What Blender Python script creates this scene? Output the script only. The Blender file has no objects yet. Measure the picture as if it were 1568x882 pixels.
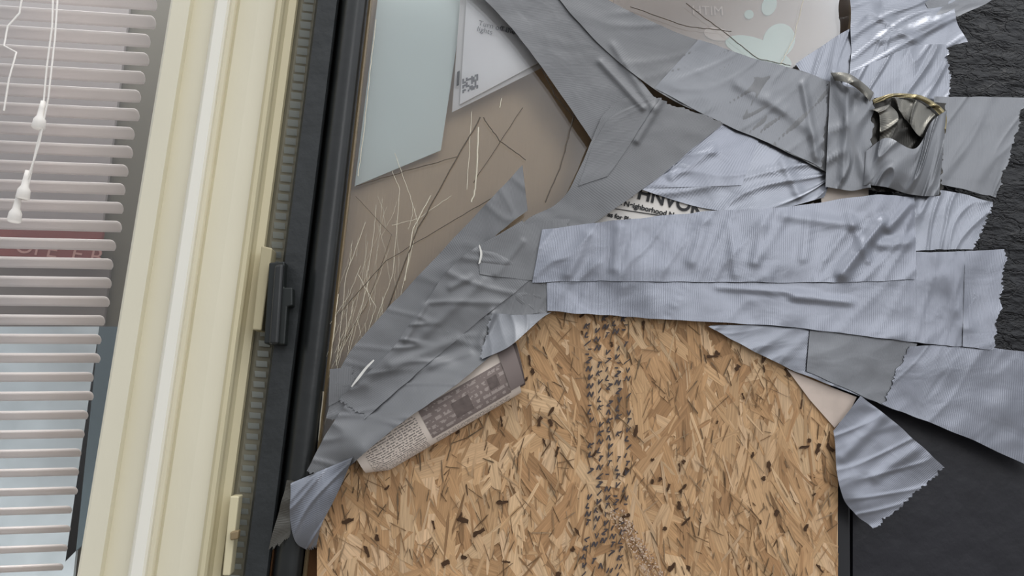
import bpy, math, random
from mathutils import Vector, Matrix, noise
random.seed(7)
S=bpy.context.scene
S.view_settings.view_transform='Standard'
# ---------------- camera (solved from the vanishing points of the door) ----------------
FW,FH,FP=1568.0,882.0,1132.0
up=Vector((497,6690,-FP)).normalized()
rt=Vector((11216,-359,-FP)); rt=(rt-up*rt.dot(up)).normalized()
fw=up.cross(rt)
M=Matrix((rt,fw,up))
CAM=Vector((0,-0.55,1.4))
cd=bpy.data.cameras.new('camera'); cam=bpy.data.objects.new('camera',cd); S.collection.objects.link(cam)
cd.sensor_width=36; cd.lens=FP/FW*36; cd.clip_start=0.01
mw=M.to_4x4(); mw.translation=CAM; cam.matrix_world=mw
S.camera=cam
def P(u,v,y=0.0):
    d=M@Vector((u-FW/2,FH/2-v,-FP)); t=(y-CAM.y)/d.y
    return CAM+d*t
# ---------------- helpers ----------------
def L(c):
    return tuple(((x/255)/12.92 if x/255<=0.04045 else ((x/255+0.055)/1.055)**2.4) for x in c)+(1,)
def mat(name,col,rough=.5,metal=0,spec=.5,var=0,vs=20,bump=0,bs=100,bd=.001,stretch=(1,1,1),coat=0):
    m=bpy.data.materials.new(name); m.use_nodes=True; n=m.node_tree.nodes; l=m.node_tree.links
    b=n['Principled BSDF']; b.inputs['Roughness'].default_value=rough; b.inputs['Metallic'].default_value=metal
    b.inputs['Specular IOR Level'].default_value=spec; b.inputs['Coat Weight'].default_value=coat
    c=L(col); b.inputs['Base Color'].default_value=c
    tc=n.new('ShaderNodeTexCoord'); mp=n.new('ShaderNodeMapping'); mp.inputs['Scale'].default_value=stretch
    l.new(tc.outputs['Object'],mp.inputs['Vector'])
    nz=n.new('ShaderNodeTexNoise'); nz.inputs['Scale'].default_value=vs; nz.inputs['Detail'].default_value=6
    l.new(mp.outputs[0],nz.inputs['Vector'])
    cr=n.new('ShaderNodeValToRGB'); v=max(var,.03)
    cr.color_ramp.elements[0].position=.3; cr.color_ramp.elements[1].position=.7
    cr.color_ramp.elements[0].color=tuple(x*(1-v) for x in c[:3])+(1,)
    cr.color_ramp.elements[1].color=tuple(min(1,x*(1+v)) for x in c[:3])+(1,)
    l.new(nz.outputs['Fac'],cr.inputs[0]); l.new(cr.outputs[0],b.inputs['Base Color'])
    if bump:
        n2=n.new('ShaderNodeTexNoise'); n2.inputs['Scale'].default_value=bs; n2.inputs['Detail'].default_value=8
        l.new(mp.outputs[0],n2.inputs['Vector'])
        bp=n.new('ShaderNodeBump'); bp.inputs['Strength'].default_value=bump; bp.inputs['Distance'].default_value=bd
        l.new(n2.outputs['Fac'],bp.inputs['Height']); l.new(bp.outputs[0],b.inputs['Normal'])
    return m
def peel_mat(name):
    m=mat(name,(17,18,22),.36,0,.3,.2,40); n=m.node_tree.nodes; l=m.node_tree.links; b=n['Principled BSDF']
    tc=n.new('ShaderNodeTexCoord'); mp=n.new('ShaderNodeMapping'); mp.inputs['Scale'].default_value=(.7,1,1.6); mp.inputs['Rotation'].default_value=(0,.35,0); l.new(tc.outputs['Object'],mp.inputs[0])
    d=n.new('ShaderNodeTexNoise'); d.inputs['Scale'].default_value=45; d.inputs['Detail'].default_value=5; l.new(mp.outputs[0],d.inputs[0])
    ad=n.new('ShaderNodeMix'); ad.data_type='VECTOR'; ad.inputs[0].default_value=.08; l.new(mp.outputs[0],ad.inputs[4]); l.new(d.outputs['Color'],ad.inputs[5])
    vo=n.new('ShaderNodeTexVoronoi'); vo.feature='DISTANCE_TO_EDGE'; vo.inputs['Scale'].default_value=38; l.new(ad.outputs[1],vo.inputs[0])
    mr=n.new('ShaderNodeMapRange'); mr.inputs['From Max'].default_value=.08; l.new(vo.outputs[0],mr.inputs[0])
    vc=n.new('ShaderNodeTexVoronoi'); vc.inputs['Scale'].default_value=38; l.new(ad.outputs[1],vc.inputs[0])
    s1=n.new('ShaderNodeMath'); s1.operation='MULTIPLY_ADD'; s1.inputs[1].default_value=.7; l.new(vc.outputs['Distance'],s1.inputs[0]); l.new(mr.outputs[0],s1.inputs[2])
    bp=n.new('ShaderNodeBump'); bp.inputs['Strength'].default_value=.7; bp.inputs['Distance'].default_value=.002; l.new(s1.outputs[0],bp.inputs['Height'])
    n3=n.new('ShaderNodeTexNoise'); n3.inputs['Scale'].default_value=45; n3.inputs['Detail'].default_value=7; l.new(mp.outputs[0],n3.inputs[0])
    b2=n.new('ShaderNodeBump'); b2.inputs['Strength'].default_value=.9; b2.inputs['Distance'].default_value=.010; l.new(n3.outputs['Fac'],b2.inputs['Height']); l.new(bp.outputs[0],b2.inputs['Normal']); l.new(b2.outputs[0],b.inputs['Normal'])
    return m
def link(name,me,parent=None,m=None,smooth=False):
    o=bpy.data.objects.new(name,me); S.collection.objects.link(o)
    if parent: o.parent=parent
    if m: me.materials.append(m)
    if smooth:
        for p in me.polygons: p.use_smooth=True
    return o
def empty(name):
    o=bpy.data.objects.new(name,None); S.collection.objects.link(o); return o
def mesh(name,vs,fs,parent=None,m=None,smooth=False):
    me=bpy.data.meshes.new(name); me.from_pydata([tuple(v) for v in vs],[],fs); me.update()
    return link(name,me,parent,m,smooth)
def slab(name,pts,y0,y1,parent=None,m=None,bev=0):
    """polygon given on the facade, front at y0 (nearer camera) back at y1"""
    q=[P(u,v,y0) for u,v in pts]; n=len(q)
    vs=[Vector((p.x,y0,p.z)) for p in q]+[Vector((p.x,y1,p.z)) for p in q]
    fs=[tuple(range(n)),tuple(range(2*n-1,n-1,-1))]+[(i,i+n,(i+1)%n+n,(i+1)%n) for i in range(n)]
    o=mesh(name,vs,fs,parent,m)
    if bev:
        b=o.modifiers.new('b','BEVEL'); b.width=bev; b.segments=3
    return o
ZB,ZT=0.95,1.95
def vprofile(name,prof,parent,m,smooth=False):
    """vertical moulding: prof=[(u at mid row, y)] extruded along world Z"""
    vs=[];n=len(prof)
    zs=[ZB+(ZT-ZB)*k/40 for k in range(41)]
    for z in zs:
        for u,y in prof:
            vs.append((P(u,441,y).x,y,z))
    fs=[(k*n+i,k*n+i+1,(k+1)*n+i+1,(k+1)*n+i) for k in range(40) for i in range(n-1)]
    return mesh(name,vs,fs,parent,m,smooth)
def tube(name,pts,r,parent,m):
    c=bpy.data.curves.new(name,'CURVE'); c.dimensions='3D'; c.bevel_depth=r; c.bevel_resolution=2
    s=c.splines.new('POLY'); s.points.add(len(pts)-1)
    for i,p in enumerate(pts): s.points[i].co=(p[0],p[1],p[2],1)
    o=bpy.data.objects.new(name,c); S.collection.objects.link(o); o.parent=parent; c.materials.append(m); return o
def text(name,body,u,v,y,px,ang,parent,m,bold=0):
    c=bpy.data.curves.new(name,'FONT'); c.body=body; c.size=px*0.000486*(y+.55)/.55*1.4; c.offset=bold; c.space_line=.85
    o=bpy.data.objects.new(name,c); S.collection.objects.link(o); o.parent=parent
    o.location=P(u,v,y); o.rotation_euler=(math.pi/2,math.radians(ang),0); c.materials.append(m); return o
def cr(pts,s):
    n=len(pts)-1; x=s*n; i=min(int(x),n-1); f=x-i
    g=lambda k: Vector(pts[max(0,min(n,k))])
    a,b,c,d=g(i-1),g(i),g(i+1),g(i+2)
    if i==0: a=2*b-c
    if i==n-1: d=2*c-b
    return .5*((2*b)+(c-a)*f+(2*a-5*b+4*c-d)*f*f+(-a+3*b-3*c+d)*f**3)
# ---------------- materials ----------------
def tape_mat(name,col,rough=.34,metal=.75,wr=.5):
    m=bpy.data.materials.new(name); m.use_nodes=True; n=m.node_tree.nodes; l=m.node_tree.links
    b=n['Principled BSDF']; b.inputs['Metallic'].default_value=metal
    uv=n.new('ShaderNodeUVMap'); tc=n.new('ShaderNodeTexCoord')
    nz=n.new('ShaderNodeTexNoise'); nz.inputs['Scale'].default_value=14; nz.inputs['Detail'].default_value=5
    l.new(tc.outputs['Object'],nz.inputs['Vector'])
    r=n.new('ShaderNodeValToRGB'); c=L(col)
    r.color_ramp.elements[0].position=.3; r.color_ramp.elements[1].position=.7
    r.color_ramp.elements[0].color=tuple(x*.88 for x in c[:3])+(1,); r.color_ramp.elements[1].color=tuple(min(1,x*1.08) for x in c[:3])+(1,)
    l.new(nz.outputs['Fac'],r.inputs[0]); l.new(r.outputs[0],b.inputs['Base Color'])
    mr=n.new('ShaderNodeMapRange'); mr.inputs['To Min'].default_value=rough-.07; mr.inputs['To Max'].default_value=rough+.1
    l.new(nz.outputs['Fac'],mr.inputs[0]); l.new(mr.outputs[0],b.inputs['Roughness'])
    w=n.new('ShaderNodeTexWave'); w.inputs['Scale'].default_value=260; w.inputs['Distortion'].default_value=3.5; w.inputs['Detail'].default_value=2; w.inputs['Detail Scale'].default_value=.3
    l.new(uv.outputs[0],w.inputs['Vector'])
    b1=n.new('ShaderNodeBump'); b1.inputs['Strength'].default_value=.4; b1.inputs['Distance'].default_value=.00011
    l.new(w.outputs['Fac'],b1.inputs['Height'])
    mp=n.new('ShaderNodeMapping'); mp.inputs['Scale'].default_value=(1,1.6,1); l.new(uv.outputs[0],mp.inputs['Vector'])
    n2=n.new('ShaderNodeTexNoise'); n2.inputs['Scale'].default_value=24; n2.inputs['Detail'].default_value=3; n2.inputs['Roughness'].default_value=.42; n2.inputs['Distortion'].default_value=.6
    l.new(mp.outputs[0],n2.inputs['Vector'])
    b2=n.new('ShaderNodeBump'); b2.inputs['Strength'].default_value=wr; b2.inputs['Distance'].default_value=.003
    l.new(n2.outputs['Fac'],b2.inputs['Height']); l.new(b1.outputs[0],b2.inputs['Normal']); l.new(b2.outputs[0],b.inputs['Normal'])
    return m
T_D=tape_mat('tape_dull',(120,121,123),.48,.35,.25)
T_M=tape_mat('tape_mid',(130,132,136),.40,.6,.28)
T_S=tape_mat('tape_silver',(142,145,153),.31,.86,.34)
T_B=tape_mat('tape_bright',(140,143,152),.33,.82,.28)
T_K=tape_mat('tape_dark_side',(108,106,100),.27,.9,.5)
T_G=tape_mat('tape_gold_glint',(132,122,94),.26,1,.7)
T_L=tape_mat('tape_cavity_shade',(46,44,40),.3,.5,.5)  # dark colour standing in for shade inside the tape loop
cream=mat('cream_paint',(226,220,198),.42,0,.5,.04,12,.25,60,.002,(1,1,.35))
cream2=mat('cream_paint_light',(240,237,225),.4,0,.5,.03,12,.2,60,.002,(1,1,.35))
cream3=mat('cream_paint_yellow',(212,202,168),.45,0,.5,.06,12,.2,60,.002,(1,1,.35))
blk=mat('black_gloss_paint',(34,36,36),.32,0,.5,.2,30,.3,90,.001)
blk2=peel_mat('black_weathered_paint')
olive=mat('olive_reveal',(122,118,102),.6,0,.4,.1)
slatm=mat('blind_slat',(244,235,231),.5,0,.4,.02)
cordm=mat('blind_cord',(240,235,228),.6)
brown=mat('kraft_cardboard',(204,180,148),.7,0,.3,.05,9,.25,120,.001,(3,1,.2))
brown2=mat('brown_poster',(162,142,124),.5,0,.3,.05,8)
teal=mat('pale_blue_reflection',(228,240,237),.6,0,.3,.03,8)  # colour painted for the pale reflection in the glass
mint=mat('mint_ink',(190,216,204),.6)
pale=mat('brown_ink_light',(208,192,178),.6)
white=mat('white_paper',(253,252,253),.6,0,.3,.01)
ink=mat('black_ink',(25,25,28),.6)
grey_ink=mat('grey_ink',(120,120,125),.6)
crk=mat('crack_edge_light',(214,206,184),.25,.1,.8)
crk2=mat('crack_edge_dark',(84,72,56),.35,0,.6)
gold=mat('gold_bead',(138,120,90),.5,.2)
def glass(name,f=.12,tint=(1,1,1,1)):
    m=bpy.data.materials.new(name); m.use_nodes=True; n=m.node_tree.nodes; l=m.node_tree.links
    n.remove(n['Principled BSDF']); t=n.new('ShaderNodeBsdfTransparent'); t.inputs[0].default_value=tint
    g=n.new('ShaderNodeBsdfGlossy'); g.inputs['Roughness'].default_value=.03
    lw=n.new('ShaderNodeFresnel'); lw.inputs[0].default_value=1.5
    ad=n.new('ShaderNodeMath'); ad.inputs[1].default_value=f; l.new(lw.outputs[0],ad.inputs[0])
    mx=n.new('ShaderNodeMixShader'); l.new(ad.outputs[0],mx.inputs[0]); l.new(t.outputs[0],mx.inputs[1]); l.new(g.outputs[0],mx.inputs[2])
    l.new(mx.outputs[0],n['Material Output'].inputs[0]); return m
glm=glass('glass',.02)
def print_mat(name,paper,inkc,scale,fill=.46,k=.75):
    m=bpy.data.materials.new(name); m.use_nodes=True; n=m.node_tree.nodes; l=m.node_tree.links
    b=n['Principled BSDF']; b.inputs['Roughness'].default_value=.7
    uv=n.new('ShaderNodeUVMap'); sp=n.new('ShaderNodeSeparateXYZ'); l.new(uv.outputs[0],sp.inputs[0])
    def mt(op,a,bv=None):
        q=n.new('ShaderNodeMath'); q.operation=op
        for i,x in enumerate((a,bv)):
            if x is None: continue
            if hasattr(x,'links'): l.new(x,q.inputs[i])
            else: q.inputs[i].default_value=x
        return q.outputs[0]
    line=mt('LESS_THAN',mt('FRACT',mt('MULTIPLY',sp.outputs[1],scale)),.55)
    mp=n.new('ShaderNodeMapping'); mp.inputs['Scale'].default_value=(scale*1.4,scale,1); l.new(uv.outputs[0],mp.inputs[0])
    nz=n.new('ShaderNodeTexNoise'); nz.inputs['Scale'].default_value=1; nz.inputs['Detail'].default_value=3; l.new(mp.outputs[0],nz.inputs[0])
    wd=mt('GREATER_THAN',nz.outputs['Fac'],fill)
    f=mt('MULTIPLY',mt('MULTIPLY',line,wd),k)
    mx=n.new('ShaderNodeMix'); mx.data_type='RGBA'; l.new(f,mx.inputs[0]); mx.inputs[6].default_value=L(paper); mx.inputs[7].default_value=L(inkc)
    l.new(mx.outputs[2],b.inputs['Base Color']); return m
news=print_mat('newsprint_text',(220,206,194),(78,72,68),560)
newsp=mat('newsprint_plain',(218,205,193),.7,0,.3,.04)
newsimg=print_mat('newsprint_photo',(126,113,108),(176,164,157),220,.5,.7)
newsimg3=mat('newsprint_photo_dark',(104,93,89),.7,0,.3,.2,260)
# ---------------- window on the left : blinds, trim ----------------
win=empty('window_1')
vprofile('casing_outer',[(190,.06),(190,.012),(193,.008),(222,.006),(225,.010),(228,.014),(262,.012)],win,cream)
vprofile('casing_ridge',[(262,.012),(264,.000),(267,-.003),(283,-.004),(287,-.001),(290,.010)],win,cream2)
vprofile('casing_inner',[(290,.010),(296,.012),(300,.014),(304,.010),(335,.007),(362,.006)],win,cream)
vprofile('casing_stop',[(362,.006),(364,.000),(366,-.003),(372,-.004),(376,-.001),(379,.006),(384,.010),(396,.012),(399,.016),(400,.05)],win,cream3,False)
slab('glazing',[(-120,-60),(300,-60),(160,940),(-160,940)],.055,.057,win,glm)
vprofile('sidelight_reveal',[(398,.018),(404,.016),(434,.016)],win,olive)
side=empty('sidelight_blind_slats')
vs=[];fs=[]
for k in range(120):
    z=ZB+.05+k*.0075
    x0=P(407,441,.012).x; x1=P(424,441,.012).x
    i=len(vs); vs+= [(x0,.014,z),(x1,.014,z),(x1,.011,z+.0042),(x0,.011,z+.0042)]; fs.append((i,i+1,i+2,i+3))
mesh('slats',vs,fs,side,mat('sidelight_slat',(158,163,160),.5))
bl=empty('window_blind')
YB=.23; vs=[];fs=[]
v=-40
while v<930:
    slope=.07-.10*(v/800)
    ue=240-.165*v+random.uniform(-3,3)
    a=P(-60,v-slope*60*1,YB); b=P(ue,v+slope*ue,YB)
    n=6; i0=len(vs)
    for e,(p) in enumerate((a,b)):
        for j in range(n+1):
            t=j/n-.5
            dy=t*.0135; dz=-t*.0086+ .0018*(1-4*t*t)
            vs.append((p.x-(abs(t)**3*.02 if e else 0),p.y+dy,p.z+dz))
    fs+=[(i0+j,i0+n+1+j,i0+n+2+j,i0+j+1) for j in range(n)]
    v+=29.4
o=mesh('slats',vs,fs,bl,slatm,True); sd=o.modifiers.new('s','SOLIDIFY'); sd.thickness=.0006
def cpts(l,y,): return [P(u,v,y) for u,v in l]
tube('lift_cord_1',cpts([(82,-30),(80,40),(72,100),(66,165)],.20),.0009,bl,cordm)
tube('lift_cord_2',cpts([(66,185),(55,230),(42,290)],.20),.0009,bl,cordm)
tube('lift_cord_3',cpts([(90,-30),(84,60),(74,150),(60,220),(44,270),(26,315)],.198),.0009,bl,cordm)
tube('lift_cord_4',cpts([(38,-30),(30,20),(12,40),(6,70),(25,80),(14,120),(6,170)],.20),.0009,bl,cordm)
def tassel(name,u,v):
    c=P(u,v,.199); vs=[];fs=[];pr=[(0,.016),(.0022,.016),(.0028,.008),(.0034,0),(.0056,-.004),(.0062,-.012),(.0046,-.0135),(0,-.0135)]
    N=16
    for r,h in pr:
        for a in range(N): vs.append((c.x+r*math.cos(a*2*math.pi/N),c.y+r*math.sin(a*2*math.pi/N),c.z+h))
    for j in range(len(pr)-1):
        for a in range(N): fs.append((j*N+a,j*N+(a+1)%N,(j+1)*N+(a+1)%N,(j+1)*N+a))
    mesh(name,vs,fs,bl,cordm,True)
tassel('tassel_1',62,178); tassel('tassel_2',38,285); tassel('tassel_3',25,320)
YW=.30
slab('wall_interior_back',[(-300,-200),(500,-200),(400,1100),(-300,1100)],YW+.01,YW+.02,None,mat('interior_olive',(98,93,78),.7))
pan=empty('interior_backdrop')  # coloured panels for the background tones between the slats
slab('grey_panel',[(-200,-100),(212,-100),(150,395),(-200,395)],YW,YW+.005,pan,mat('grey_panel',(146,139,136),.6))
slab('lower_panel',[(-200,395),(170,395),(158,500),(-200,500)],YW,YW+.005,pan,mat('dark_panel',(104,96,90),.6))
slab('blue_panel',[(-200,500),(152,500),(100,1000),(-200,1000)],YW,YW+.005,pan,mat('blue_white_panel',(186,196,200),.5,0,.5,.2,14))
slab('blue_dark_panel',[(152,500),(185,500),(140,820),(100,860)],YW,YW+.005,pan,mat('blue_grey_panel',(78,94,100),.5))
rs=empty('red_sign')
slab('board',[(-60,344),(158,352),(150,398),(-60,388)],YW-.015,YW-.010,rs,mat('red_sign',(124,54,46),.5))
text('lettering','OPE  E B',20,385,YW-.016,24,4,rs,mat('sign_letter',(180,134,124),.6))
def area(name,loc,tgt,e,size):
    a=bpy.data.lights.new(name,'AREA'); a.energy=e; a.size=size; o=bpy.data.objects.new(name,a); S.collection.objects.link(o)
    o.location=loc; o.rotation_euler=(Vector(tgt)-Vector(loc)).to_track_quat('-Z','Y').to_euler()
area('interior_fill',(-.45,.26,1.95),(-.45,.26,1.0),.7,.35)  # added fill, out of frame, brightens the room behind the blinds
area('interior_fill_low',(-.45,.12,.85),(-.5,.24,1.6),2.6,.2)  # added unseen fill, lights the slats from below
# ---------------- door: jamb, stile, glass ----------------
dr=empty('door_1')
vprofile('jamb',[(428,.06),(428,.004),(431,-.001),(462,-.004),(465,-.001),(467,.012)],dr,mat('jamb_black',(42,45,46),.5,0,.5,.2,30,.5,80,.002))
prof=[(467,.012)]
for i in range(11):
    a=math.pi*i/10; prof.append((492-21*math.cos(a),.002-.013*math.sin(a)))
prof+=[(514,.008)]
vprofile('stile',prof,dr,blk,True)
vprofile('glazing_bead',[(513,.01),(514,-.002),(517,-.004),(520,.0)],dr,gold)
slab('broken_glass_pane',[(528,-60),(1310,-60),(1340,200),(1300,520),(480,760),(500,500)],-.0015,.0015,dr,glm)
slab('lower_rail',[(400,842),(520,842),(520,960),(380,960)],.008,.015,dr,mat('bare_wood',(120,84,52),.7,0,.3,.2,40))
slab('cardboard_backing',[(556,-120),(1420,-120),(1420,900),(436,900)],.022,.026,None,brown)
slab('pale_reflection',[(588,-80),(722,-80),(675,230),(543,285)],.012,.013,None,teal)  # flat pale shape painted as a reflection at the glass's upper left
sg=empty('paper_notice')
slab('sleeve',[(709,-60),(860,-60),(900,70),(833,102),(692,172)],.0065,.007,sg,mat('plastic_sleeve',(225,222,220),.35))
slab('sheet',[(718,-60),(850,-60),(885,60),(826,95),(704,160)],.004,.0055,sg,white)
text('heading','Turn off the\nlights',732,38,.003,9,8,sg,grey_ink)
text('line','to save energy\nevery night',768,42,.003,4.5,8,sg,grey_ink)
for i in range(9):
    for j in range(9):
        if random.random()<.55 or (i in(0,8) and j in (0,8)):
            u=708+i*2.7; v=121+j*2.4-i*.9
            slab('qr_%d_%d'%(i,j),[(u,v),(u+2.6,v-.8),(u+2.6,v+1.6),(u,v+2.4)],.0033,.0038,sg,grey_ink)
slab('mark',[(700,110),(704,108),(703,130),(699,132)],.003,.0035,sg,ink)
bp=empty('rounded_poster')
cor=[(940,-60),(1302,-60),(1301,20)]+[(1301-40*(1-math.cos(a)),20+60*math.sin(a)) for a in [i*.15 for i in range(1,11)]]+[(1215,100),(1100,110),(940,60)]
slab('card',cor,.008,.010,bp,brown2)
def blob(name,cx,cy,rx,ry,ang,y,m):
    a0=math.radians(ang); pts=[]
    for i in range(28):
        a=i/28*2*math.pi; x=rx*math.cos(a); z=ry*math.sin(a)
        pts.append((cx+x*math.cos(a0)-z*math.sin(a0),cy+x*math.sin(a0)+z*math.cos(a0)))
    slab(name,pts,y,y+.0006,bp,m)
blob('mint_leaf_1',1193,62,24,27,30,.0068,mint); blob('mint_leaf_2',1150,72,40,16,14,.0066,mint)
blob('mint_leaf_3',1180,88,34,14,20,.0064,mint); blob('mint_leaf_4',1178,8,11,16,20,.0066,mint); blob('mint_leaf_5',1147,22,7,7,20,.0066,mint)
blob('brown_blob',1098,52,20,10,10,.0066,pale)
text('lettering','HTIM',1060,22,.0066,17,-6,bp,pale)
ck=empty('glass_cracks')
def crack(i,l,r,m):
    pts=[]
    for a,b in zip(l[:-1],l[1:]):
        for k in range(8):
            t=k/8; pts.append((a[0]+(b[0]-a[0])*t+random.uniform(-1,1)*.7,a[1]+(b[1]-a[1])*t+random.uniform(-1,1)*.7))
    pts.append(l[-1]); tube('crack_%d'%i,cpts(pts,-.0018),r,ck,m)
C=[([(735,180),(690,260),(640,350),(590,480)],.0005,crk2),([(733,195),(728,290),(722,310)],.0006,crk),([(722,170),(715,290)],.00025,crk),
([(880,172),(860,250),(835,310)],.0005,crk2),([(830,105),(852,150),(905,205)],.0004,crk2),([(768,150),(765,165)],.0003,crk),
([(740,180),(765,215),(805,245)],.0004,crk2),([(605,235),(628,300),(640,340),(610,470)],.0002,crk),([(600,262),(612,290),(602,420),(572,500)],.0002,crk),
([(545,300),(600,360),(560,470),(520,530)],.0002,crk2),([(560,340),(530,420),(515,560)],.0002,crk),([(548,420),(575,470),(560,520)],.0002,crk),
([(575,30),(562,160),(548,270)],.0003,crk),([(660,300),(632,350),(620,430)],.0004,crk),([(1050,5),(1110,50),(1160,90),(1210,100)],.0003,crk2),
([(1230,0),(1215,60),(1195,100)],.0003,crk),([(965,10),(1050,40),(1120,48)],.0003,crk2),([(495,600),(487,690)],.0006,crk),([(518,450),(507,540),(492,640)],.0005,crk),
([(800,165),(725,280)],.0003,crk2),([(690,300),(640,335),(600,345)],.0002,crk),([(545,285),(620,262),(700,240)],.0003,crk2),([(520,480),(590,400),(690,340),(760,300)],.0003,crk2)]
for i,(l,r,m) in enumerate(C): crack(i,l,r,m)
for i in range(46):
    v=random.uniform(270,540); u=random.uniform(545-(v-280)*.1,650-(v-280)*.33); a=random.uniform(30,130)
    sl=random.gauss(-.22,.2)
    crack(50+i,[(u,v),(u+a*.4*sl+random.uniform(-2,5),v+a*.45),(u+a*sl,v+a)],random.choice([.00008,.00010,.00016]),crk)
hg=empty('door_hinge')
slab('leaf',[(412,402),(436,400),(434,440),(448,440),(448,468),(440,470),(436,528),(404,526)],-.012,.002,hg,mat('hinge_black',(18,24,22),.4),.001)
slab('knuckle',[(420,405),(434,403),(426,528),(411,528)],-.016,-.010,hg,blk,.002)
slab('brass_strike_plate',[(400,376),(417,380),(400,506),(386,505)],-.006,.010,hg,mat('strike_plate_paint',(176,166,134),.5),.001)
wl=empty('window_latch')
slab('plate',[(352,760),(366,760),(352,882),(340,882)],-.002,.01,wl,cream3,.001)
slab('screw_tab',[(352,815),(366,812),(364,826),(352,828)],-.006,0,wl,gold,.001)
# ---------------- right black boards ----------------
rw=empty('black_wooden_boards')
slab('plank_upper',[(1330,-150),(1800,-150),(1800,600),(1330,600)],.004,.018,rw,blk2)
slab('stile_edge',[(1262,560),(1302,560),(1304,1000),(1262,1000)],.002,.018,rw,mat('black_paint_smooth',(34,35,39),.45,0,.5,.1),.002)
slab('panel_lower',[(1306,560),(1800,560),(1800,1000),(1306,1000)],.0035,.018,rw,mat('charcoal_paint',(34,34,40),.42,0,.4,.12,20,.4,45,.003))
# ---------------- OSB ----------------
osb_poly=[(486,1010),(486,770),(530,690),(800,450),(1100,455),(1262,560),(1281,640),(1281,1010)]
ob=empty('osb_board')
YO=-.005
slab('core',osb_poly,YO,.006,ob,mat('osb_core',(150,116,80),.8,0,.2,.25,120,.5,300,.001))
cp=[(P(u,v,YO).x,P(u,v,YO).z) for u,v in osb_poly]
def clip(poly):
    n=len(cp); area=sum(cp[i][0]*cp[(i+1)%n][1]-cp[(i+1)%n][0]*cp[i][1] for i in range(n)); sg_=1 if area>0 else -1
    out=poly
    for i in range(n):
        a=cp[i]; b=cp[(i+1)%n]; inp=out; out=[]
        f=lambda p: sg_*((b[0]-a[0])*(p[1]-a[1])-(b[1]-a[1])*(p[0]-a[0]))
        for k in range(len(inp)):
            p=inp[k-1]; q=inp[k]; fp,fq=f(p),f(q)
            if fp*fq<0:
                t=fp/(fp-fq); out.append((p[0]+(q[0]-p[0])*t,p[1]+(q[1]-p[1])*t)+tuple(p[j]+(q[j]-p[j])*t for j in (2,3)))
            if fq>=0: out.append(q)
        if len(out)<3: return []
    return out
pal=[(212,176,136),(202,164,122),(218,184,146),(192,152,110),(206,168,126),(182,142,102),(216,182,142),(198,158,116),(170,132,94)]
xs=[c[0] for c in cp]; zs=[c[1] for c in cp]
vs=[];fs=[];cols=[];uvs=[]
def flake(x,z,ln,wd,a,y,col,rag=.08):
    pts=[]
    h=[(-.5,random.uniform(-.4,.3)),(-.42,.42),(-.2,.5),(-.0,random.uniform(.42,.55)),(.3,.5),(.42,.4),(.5,random.uniform(-.3,.4)),(.36,-.42),(.1,-.5),(-.1,random.uniform(-.55,-.4)),(-.4,-.42)]
    h=[(p+random.uniform(-.06,.06),q+random.uniform(-rag,rag)) for p,q in h]
    off=random.random()*10
    for p,q in h:
        px=p*ln; pz=q*wd
        pts.append((x+px*math.cos(a)-pz*math.sin(a),z+px*math.sin(a)+pz*math.cos(a),px+off,pz+off))
    c=clip(pts[::-1])
    if len(c)<3: return
    i=len(vs); tx=random.uniform(-.008,.008); tz=random.uniform(-.008,.008)
    for p in c: vs.append((p[0],y+(p[0]-x)*tx+(p[1]-z)*tz,p[1])); cols.append(col); uvs.append((p[2],p[3]))
    fs.append(tuple(range(i,i+len(c))))
def rc(dark=0):
    c=L(random.choice(pal)); k=random.uniform(.88,1.10)*(1-dark); return tuple(min(1,q*k) for q in c[:3])+(1,)
X0,X1,Z0,Z1=min(xs),max(xs),min(zs),max(zs)
def ang_at(x,z):
    return math.radians(97+38*noise.noise(Vector((x*14,z*9,2)))+random.gauss(0,20)+(random.choice([0,0,0,35,-35])))
for i in range(2500):
    x=random.uniform(X0,X1); z=random.uniform(Z0,Z1)
    flake(x,z,random.uniform(.03,.09),random.uniform(.005,.015),ang_at(x,z),YO-.0004-.0018*random.random(),rc())
for i in range(1100):
    x=random.uniform(X0,X1); z=random.uniform(Z0,Z1)
    flake(x,z,random.uniform(.015,.045),random.uniform(.001,.0035),ang_at(x,z),YO-.0016-.0008*random.random(),rc(random.choice([0,0,0,.12,.25])),.2)
for i in range(1300):
    x=random.uniform(X0,X1); z=random.uniform(Z0,Z1)
    flake(x,z,random.uniform(.004,.018),random.uniform(.0003,.0009),ang_at(x,z),YO-.0027-.0003*random.random(),rc(random.choice([.4,.6,.75])),.3)
for i in range(120):
    x=random.uniform(X0,X1); z=random.uniform(Z0,Z1)
    flake(x,z,random.uniform(.003,.010),random.uniform(.001,.0032),math.radians(random.gauss(80,40)),YO-.0030-.0003*random.random(),(.07,.035,.016,1),.3)
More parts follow.
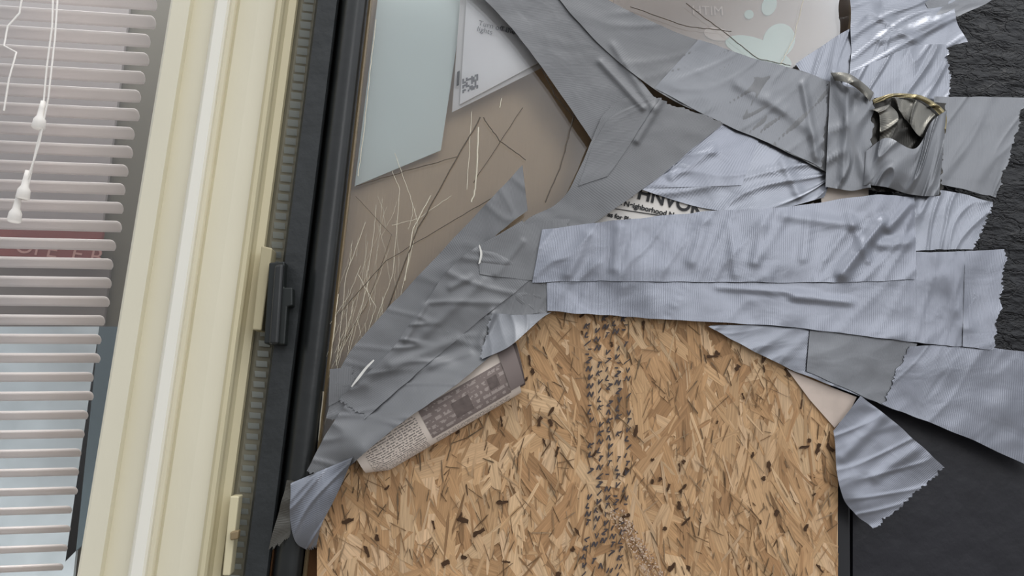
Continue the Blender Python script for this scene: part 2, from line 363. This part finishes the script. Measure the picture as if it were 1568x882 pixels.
# mill stamp: slanted rows of small printed characters running down the board
v=500
while v<1000:
    uc=924+14*math.sin((v-480)/150)-(v-480)*.03
    for ccol in range(5):
        u=uc-28+ccol*14+random.uniform(-.6,.6)
        if random.random()<.82:
            vv=v-ccol*6
            kind=random.choice('NVLZTK')
            st={'N':[(-3,4,-3,-4),(-3,-4,3,4),(3,4,3,-4)],'V':[(-3,-4,0,4),(0,4,3,-4)],'L':[(-3,-4,-3,4),(-3,4,3,4)],'Z':[(-3,-4,3,-4),(3,-4,-3,4),(-3,4,3,4)],'T':[(-3,-4,3,-4),(0,-4,0,4)],'K':[(-3,-4,-3,4),(-3,0,3,-4),(-3,0,3,4)]}[kind]
            for (a0_,b0_,a1_,b1_) in st:
                if random.random()<.15: continue
                k=.95
                p0=P(u+a0_*k+b0_*-.5*k,vv+b0_*k,YO); p1=P(u+a1_*k+b1_*-.5*k,vv+b1_*k,YO)
                mid=(p0+p1)/2; dd=p1-p0
                flake(mid.x,mid.z,math.hypot(dd.x,dd.z)*1.15,random.uniform(.0009,.0014),math.atan2(dd.z,dd.x),YO-.0036-.0001*random.random(),(.075,.062,.062,1),.12)
    v+=13
for i in range(350):
    t=random.random(); p=P(940+t*80+random.uniform(-14,14),780+t*130,YO)
    flake(p.x,p.z,random.uniform(.0008,.002),random.uniform(.0006,.001),random.random()*3,YO-.0036-.0001*random.random(),random.choice([(.62,.47,.35,1),(.62,.47,.35,1),(.3,.19,.13,1)]))
me=bpy.data.meshes.new('flakes'); me.from_pydata(vs,[],fs); me.update()
ca=me.color_attributes.new('Col','FLOAT_COLOR','POINT')
for i,c in enumerate(cols): ca.data[i].color=c
ul=me.uv_layers.new(name='UVMap')
for lp in me.loops: ul.data[lp.index].uv=uvs[lp.vertex_index]
fm=bpy.data.materials.new('osb_flakes'); fm.use_nodes=True; n=fm.node_tree.nodes; l=fm.node_tree.links; b=n['Principled BSDF']; b.inputs['Roughness'].default_value=.7; b.inputs['Specular IOR Level'].default_value=.25
at=n.new('ShaderNodeVertexColor'); at.layer_name='Col'; uvn=n.new('ShaderNodeUVMap'); mp=n.new('ShaderNodeMapping'); mp.inputs['Scale'].default_value=(40,800,1); l.new(uvn.outputs[0],mp.inputs[0])
nz=n.new('ShaderNodeTexNoise'); nz.inputs['Scale'].default_value=1; nz.inputs['Detail'].default_value=4; l.new(mp.outputs[0],nz.inputs[0])
rp=n.new('ShaderNodeMapRange'); rp.inputs['From Min'].default_value=.3; rp.inputs['From Max'].default_value=.65; rp.inputs['To Min'].default_value=.68; rp.inputs['To Max'].default_value=1.04; l.new(nz.outputs['Fac'],rp.inputs[0])
ml=n.new('ShaderNodeVectorMath'); ml.operation='SCALE'; l.new(at.outputs['Color'],ml.inputs[0]); l.new(rp.outputs[0],ml.inputs['Scale']); l.new(ml.outputs[0],b.inputs['Base Color'])
bb=n.new('ShaderNodeBump'); bb.inputs['Strength'].default_value=.4; bb.inputs['Distance'].default_value=.0006; l.new(nz.outputs['Fac'],bb.inputs['Height']); l.new(bb.outputs[0],b.inputs['Normal'])
link('flakes',me,ob,fm)
# ---------------- newspapers ----------------
nr=empty('rolled_newspaper')
A=P(548,701,-.012); B=P(786,563,-.014); ax=(B-A); Ln=ax.length; ax.normalize(); nn=Vector((-ax.z,0,ax.x)).normalized(); oo=ax.cross(nn); oo=oo if oo.y<0 else -oo
def roll(name,r,r2,s0,s1,m,a0=0,a1=2*math.pi):
    vs=[];fs=[];uv=[];NA=40;NS=24
    for i in range(NS+1):
        s=s0+(s1-s0)*i/NS; e=1-.35*max(0,(.12-s/Ln)/.12)
        for j in range(NA+1):
            a=a0+(a1-a0)*j/NA
            p=A+ax*(s+.004*math.cos(a)*(s/Ln)**3)+nn*(r*e*math.cos(a))+oo*(r2*math.sin(a))
            vs.append(p); uv.append((s,a*r))
    for i in range(NS):
        for j in range(NA): q=i*(NA+1)+j; fs.append((q,q+1,q+NA+2,q+NA+1))
    o=mesh(name,vs,fs,nr,m,True); u=o.data.uv_layers.new(name='UVMap')
    for lp in o.data.loops: u.data[lp.index].uv=uv[lp.vertex_index]
    return o
pi=math.pi
roll('outer_sheet',.0185,.0085,0,Ln,newsp)
roll('text_block',.0187,.0087,.006,.048,news,pi*.40,pi*.96)
roll('photo_block',.0187,.0087,.052,.118,newsimg,pi*.36,pi*.78)
roll('photo_block_dark',.0188,.0088,.074,.088,newsimg3,pi*.50,pi*.70)
roll('photo_block_dark_2',.0188,.0088,.104,.112,newsimg3,pi*.46,pi*.60)
roll('text_block_small',.0187,.0087,.054,.116,news,pi*.81,pi*.96)
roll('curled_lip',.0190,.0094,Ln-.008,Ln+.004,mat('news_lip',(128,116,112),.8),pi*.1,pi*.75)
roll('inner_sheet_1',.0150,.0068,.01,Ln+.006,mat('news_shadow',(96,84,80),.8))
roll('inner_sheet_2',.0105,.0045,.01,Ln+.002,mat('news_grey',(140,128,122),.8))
npz=empty('newspaper_sheet')
o=slab('page',[(905,345),(950,280),(1000,280),(1100,310),(1100,345),(900,370)],-.0072,-.0068,npz,mat('newsprint_white',(232,227,220),.7,0,.3,.02))
text('headline','THNVOK',958,299,-.0078,22,9,npz,ink,.0004)
text('masthead','st Neighborhood New',944,312,-.0078,8.6,8,npz,ink,.0002)
text('line','ess for Pleasure',926,330,-.0078,7.5,8,npz,ink,.0002)
slab('rule',[(936,318),(1030,332),(1030,333),(936,319)],-.0078,-.0074,npz,ink)
nb=empty('newspaper_scrap')
slab('scrap_lower',[(1205,565),(1240,580),(1312,608),(1300,632),(1278,655),(1240,612)],-.0088,-.0083,nb,mat('pink_newsprint',(206,190,178),.7,0,.3,.1,60))
slab('scrap_upper',[(1255,282),(1330,285),(1330,310),(1258,310)],-.0075,-.007,nb,newsp)
# ---------------- duct tape ----------------
tp=empty('duct_tape_repair')
cnt=[0]
def seg(u,v,a,b):
    ax_,ay=b[0]-a[0],b[1]-a[1]; t=max(0,min(1,((u-a[0])*ax_+(v-a[1])*ay)/(ax_*ax_+ay*ay)))
    return math.hypot(u-a[0]-t*ax_,v-a[1]-t*ay)
RID=[((1290,420),(1350,340),8,.0032),((1350,375),(1390,370),8,.0012),((1215,455),(1300,462),6,.0012),((1360,350),(1395,310),6,.0018),((940,70),(1000,165),6,.0014),((975,215),(1015,150),5,.0024),
((560,585),(640,500),10,.0014),((640,520),(740,430),8,.0014),((735,525),(755,480),6,.003),((600,560),(700,520),8,.0014),((1280,120),(1330,280),10,.002),((1300,130),(1290,270),6,.002),
((950,350),(940,410),8,.0009),((1080,340),(1060,400),9,.0010),((1170,345),(1155,400),8,.0010),((1240,330),(1230,395),8,.0009),((1200,330),(1320,345),8,.0009),((1180,150),(1260,215),10,.0014),((1130,130),(1200,170),8,.001),
((1350,60),(1440,30),9,.0016),((1340,20),(1400,60),8,.0014),((1200,250),(1225,300),8,.0011),((1030,270),(1090,230),8,.0010),((1450,420),(1480,500),12,.0008),((1290,700),(1350,640),10,.0010),((1340,730),(1400,690),9,.0010),((900,360),(870,420),8,.001),((1230,130),(1250,240),6,.0018),((920,95),(985,165),5,.0018),
((690,440),(720,425),5,.0014),((620,520),(650,470),5,.0014),((660,560),(720,540),5,.0014),((760,420),(800,370),5,.0012),((1100,440),(1250,450),5,.0007),((1120,350),(1125,420),6,.0008),((1330,400),(1300,330),5,.0010)]
def base(u,v):
    h=.0085
    h+=.0018*noise.noise(Vector((u/100,v/100,3)))+.0005*noise.noise(Vector((u/38,v/38,8)))
    for a,b,w,amp in RID:
        d=seg(u,v,a,b)
        if d<3*w: h+=amp*math.exp(-d*d/(w*w))
    d=seg(u,v,(560,688),(800,546)); h+=.0165*math.exp(-(d/38)**2)
    return h
def strip(Ar,Br,layer,m,amp=.0003,bulge=0,torn=(0,1),n=130,mm=36,fr=1.0,jag=4,rid=0,skew=0):
    cnt[0]+=1; seed=cnt[0]*13.7
    La=sum((Vector(Ar[i+1])-Vector(Ar[i])).length for i in range(len(Ar)-1))
    jg=[[random.uniform(-1,1)*.8+1.6*noise.noise(Vector((q/6,seed,e))) for q in range(mm+1)] for e in range(2)]
    vs=[];uv=[];fs=[]
    for i in range(n+1):
        s=i/n
        a=cr(Ar,s) ; b=cr(Br,s)
        W=(b-a).length
        for j in range(mm+1):
            t=j/mm
            p=a.lerp(b,t)
            tg=(cr(Ar,min(1,s+.01))-cr(Ar,max(0,s-.01))); tg=tg.normalized() if tg.length else Vector((1,0))
            for e in (0,1):
                if torn[e]:
                    w=max(0,1-(s if e==0 else 1-s)*n/4)
                    p=p+tg*jg[e][j]*jag*.8*w*w
            if j in (0,mm):
                p=p+(b-a).normalized()*noise.noise(Vector((s*La/30,seed,j)))*1.6
            u_,v_=p.x,p.y; Ls=s*La
            h=base(u_,v_)+layer*.00055
            h+=amp*(noise.noise(Vector((Ls/28*fr,t*W/60*fr,seed)))+.6*(1-2*abs(noise.noise(Vector((Ls/45*fr+t*1.2,t*W/45*fr,seed+5))))))
            if rid: h+=rid*.8*(max(0,1-3.5*abs(noise.noise(Vector((Ls/36+t*W/60,t*W/130,seed+9)))))**2)
            q=P(u_,v_,-h)
            if bulge: h+=bulge*math.sin(math.pi*min(1,max(0,s)))**.7*(1-skew*t)*(1-.25*(2*t-1)**2)
            vs.append((q.x,-h,q.z)); uv.append((Ls*.000486,t*W*.000486))
    K=mm+1
    fs=[(i*K+j,i*K+j+1,(i+1)*K+j+1,(i+1)*K+j) for i in range(n) for j in range(mm)]
    o=mesh('tape_strip_%d'%cnt[0],vs,fs,tp,m,True); ul=o.data.uv_layers.new(name='UVMap')
    for lp in o.data.loops: ul.data[lp.index].uv=uv[lp.vertex_index]
    return o
# upper right cluster
strip([(1300,-30),(1303,40),(1302,112)],[(1470,-30),(1462,20),(1482,66)],1,T_S,rid=.0016)
strip([(1440,-40),(1520,-6),(1470,24)],[(1400,-30),(1420,10),(1440,30)],2,T_M)
strip([(1218,98),(1300,44),(1340,28),(1400,62)],[(1262,160),(1300,150),(1345,112),(1402,72)],0,T_S,rid=.001)
strip([(1290,118),(1345,92),(1400,70),(1452,68)],[(1290,170),(1345,160),(1400,160),(1454,148)],3,T_S,rid=.0022)
strip([(1085,180),(1160,212),(1262,262),(1275,270)],[(965,285),(1085,320),(1180,322),(1262,302)],1,T_S,rid=.0014,torn=(0,0))
strip([(1105,188),(1162,214)],[(985,288),(1136,284)],3,T_B,rid=.0006,torn=(0,0),n=60)
# long diagonals
strip([(700,-40),(770,28),(826,98),(906,214),(960,300)],[(860,-40),(905,40),(960,100),(1010,160),(1050,230)],4,T_D)
strip([(860,-40),(965,18),(1070,62),(1150,88),(1225,108),(1282,128),(1330,140)],[(840,-20),(910,60),(1000,135),(1110,190),(1180,220),(1262,262),(1318,290)],6,T_D,rid=.0009)
strip([(1070,60),(1150,88),(1225,108),(1270,124)],[(1002,135),(1110,190),(1190,224),(1258,258)],7,T_M,torn=(0,1),rid=.0008)
strip([(975,140),(928,170),(906,215),(865,300),(805,338),(730,400)],[(1110,188),(1060,228),(1000,278),(915,338),(880,360),(830,410)],8,T_D,torn=(1,0))
strip([(965,160),(930,185),(905,230),(885,285)],[(1010,150),(990,180),(962,225),(930,270)],9,T_D,torn=(1,0),n=60)
# lower diagonal
strip([(800,252),(735,322),(650,412),(592,475),(530,548),(498,640)],[(808,322),(745,375),(700,450),(640,520),(590,590),(545,650)],4,T_D,amp=.0004,rid=.0008,jag=2)
strip([(860,340),(735,385),(665,462),(600,545),(545,600),(505,655),(470,720)],[(860,440),(838,478),(748,548),(695,592),(625,640),(560,692),(500,745)],9,T_D,rid=.0016)
strip([(800,338),(700,400),(640,480),(590,545),(520,610)],[(850,400),(760,470),(700,520),(640,570),(560,640)],11,T_D,amp=.0005,rid=.0016)
strip([(505,565),(540,560)],[(503,622),(545,600)],5,T_D,n=30)
strip([(845,478),(800,482),(752,480)],[(832,485),(780,530),(735,552)],12,T_M,rid=.001,n=60)
# small lifted sliver where the tape has split
sl_m=mat('white_tear',(220,218,212),.5)
strip([(572,550),(556,566),(538,592)],[(573,552),(558,570),(539,593)],16,sl_m,n=20,mm=4,torn=(0,0))
strip([(733,376),(735,390),(733,404)],[(734,375),(738,389),(735,403)],16,sl_m,n=20,mm=4,torn=(0,0))
# bottom-left curled end
strip([(440,735),(428,780),(411,842)],[(500,740),(470,790),(446,822)],5,T_K,n=60)
strip([(445,740),(446,780),(452,825),(470,842)],[(540,700),(520,750),(495,800),(484,838)],11,T_S,bulge=.006,rid=.002,n=70)
# centre junction
strip([(730,382),(800,345),(870,335)],[(735,420),(820,430),(860,432)],12,T_D,n=60)
strip([(725,405),(790,400),(860,400)],[(745,480),(800,482),(850,474)],10,T_D,n=60,rid=.0006)
# horizontals
strip([(1290,306),(1370,300),(1440,291),(1522,310)],[(1290,400),(1405,384),(1450,382),(1490,382)],9,T_S,rid=.0012)
strip([(1090,498),(1250,500),(1400,527)],[(1085,500),(1210,565),(1358,622)],5,T_S,rid=.0006)
strip([(1240,506),(1330,510),(1402,526)],[(1235,568),(1310,602),(1358,622)],7,T_M,torn=(0,1),n=60)
strip([(1390,530),(1480,528),(1610,545)],[(1352,620),(1460,662),(1610,728)],8,T_B,rid=.0003,torn=(1,1))
strip([(836,380),(1000,382),(1200,384),(1400,386),(1496,384)],[(838,476),(1000,488),(1200,500),(1400,524),(1496,533)],11,T_B,rid=.0006)
strip([(1478,384),(1542,381)],[(1474,530),(1522,537)],12,T_B,n=40,jag=4,mm=60)
strip([(830,352),(920,340),(1000,332),(1085,323),(1200,318),(1330,299),(1400,302)],[(815,432),(920,430),(1000,431),(1100,432),(1200,432),(1300,432),(1404,428)],14,T_B,rid=.0010,torn=(0,0))
strip([(1318,606),(1380,655),(1446,716)],[(1276,660),(1290,760),(1338,811)],8,T_B,rid=.0006,jag=4,mm=60)
# right side strip with raised loop
strip([(1430,148),(1500,148),(1572,150)],[(1430,280),(1500,296),(1526,302)],7,T_M,rid=.0010,jag=4,mm=60)
strip([(1272,108),(1300,135),(1338,140)],[(1264,285),(1300,292),(1332,288)],10,T_M,rid=.0030,n=70)
strip([(1336,150),(1380,150),(1448,158)],[(1330,290),(1380,296),(1440,300)],8,T_L,n=70,rid=.003)  # dark strip painted as the shaded cavity under the loop
strip([(1326,232),(1352,215),(1392,232),(1420,190),(1450,168)],[(1322,284),(1350,288),(1390,300),(1420,302),(1438,298)],10,T_M,bulge=.010,rid=.004,torn=(0,0),amp=.0014,skew=.5,mm=60)
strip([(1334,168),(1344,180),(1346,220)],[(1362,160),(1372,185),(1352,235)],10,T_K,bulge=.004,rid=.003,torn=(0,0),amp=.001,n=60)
strip([(1336,152),(1366,145),(1408,149),(1444,172),(1448,204)],[(1338,158),(1366,151),(1404,156),(1436,177),(1444,206)],12,T_G,bulge=.004,rid=.002,torn=(0,0),n=100,amp=.0012,mm=16)
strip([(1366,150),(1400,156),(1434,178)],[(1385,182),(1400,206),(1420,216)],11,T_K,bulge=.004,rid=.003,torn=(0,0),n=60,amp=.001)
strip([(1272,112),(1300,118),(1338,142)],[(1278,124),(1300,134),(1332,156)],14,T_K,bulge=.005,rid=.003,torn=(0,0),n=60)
# ---------------- light ----------------
w=bpy.data.worlds.new('sky'); S.world=w; w.use_nodes=True; n=w.node_tree.nodes; l=w.node_tree.links
bg=n['Background']; tc=n.new('ShaderNodeTexCoord'); sp=n.new('ShaderNodeSeparateXYZ'); l.new(tc.outputs['Generated'],sp.inputs[0])
mz=n.new('ShaderNodeMapRange'); mz.inputs['From Min'].default_value=-.25; mz.inputs['From Max'].default_value=.55; l.new(sp.outputs[2],mz.inputs[0])
mx_=n.new('ShaderNodeMapRange'); mx_.inputs['From Min'].default_value=-.5; mx_.inputs['From Max'].default_value=.5; mx_.inputs['To Min'].default_value=.84; mx_.inputs['To Max'].default_value=1.12; l.new(sp.outputs[0],mx_.inputs[0])
r=n.new('ShaderNodeValToRGB'); r.color_ramp.elements[0].color=(.2,.19,.18,1); r.color_ramp.elements[1].color=(.97,1.0,1.05,1)
e=r.color_ramp.elements.new(.5); e.color=(.51,.53,.57,1)
l.new(mz.outputs[0],r.inputs[0]); sc=n.new('ShaderNodeVectorMath'); sc.operation='SCALE'; l.new(r.outputs[0],sc.inputs[0]); l.new(mx_.outputs[0],sc.inputs['Scale'])
# bright patch added to the sky to put highlights on the tape
dt=n.new('ShaderNodeVectorMath'); dt.operation='DOT_PRODUCT'; l.new(tc.outputs['Generated'],dt.inputs[0]); dt.inputs[1].default_value=Vector((.40,-.86,.28)).normalized()
dm=n.new('ShaderNodeMapRange'); dm.interpolation_type='SMOOTHSTEP'; dm.inputs['From Min'].default_value=.96; dm.inputs['From Max'].default_value=.998; dm.inputs['To Max'].default_value=1.7; l.new(dt.outputs['Value'],dm.inputs[0])
ad=n.new('ShaderNodeVectorMath'); ad.operation='ADD'; l.new(sc.outputs[0],ad.inputs[0]); l.new(dm.outputs[0],ad.inputs[1])
l.new(ad.outputs[0],bg.inputs[0]); bg.inputs[1].default_value=1.22
k=bpy.data.lights.new('hazy_sun','SUN'); k.energy=1.1; k.angle=math.radians(30); k.color=(1,.98,.95); ko=bpy.data.objects.new('hazy_sun',k); S.collection.objects.link(ko)
ko.location=(.5,-1.0,2.9); ko.rotation_euler=(Vector((0,0,0))-Vector((.3,-.75,1.85))).to_track_quat('-Z','Y').to_euler()
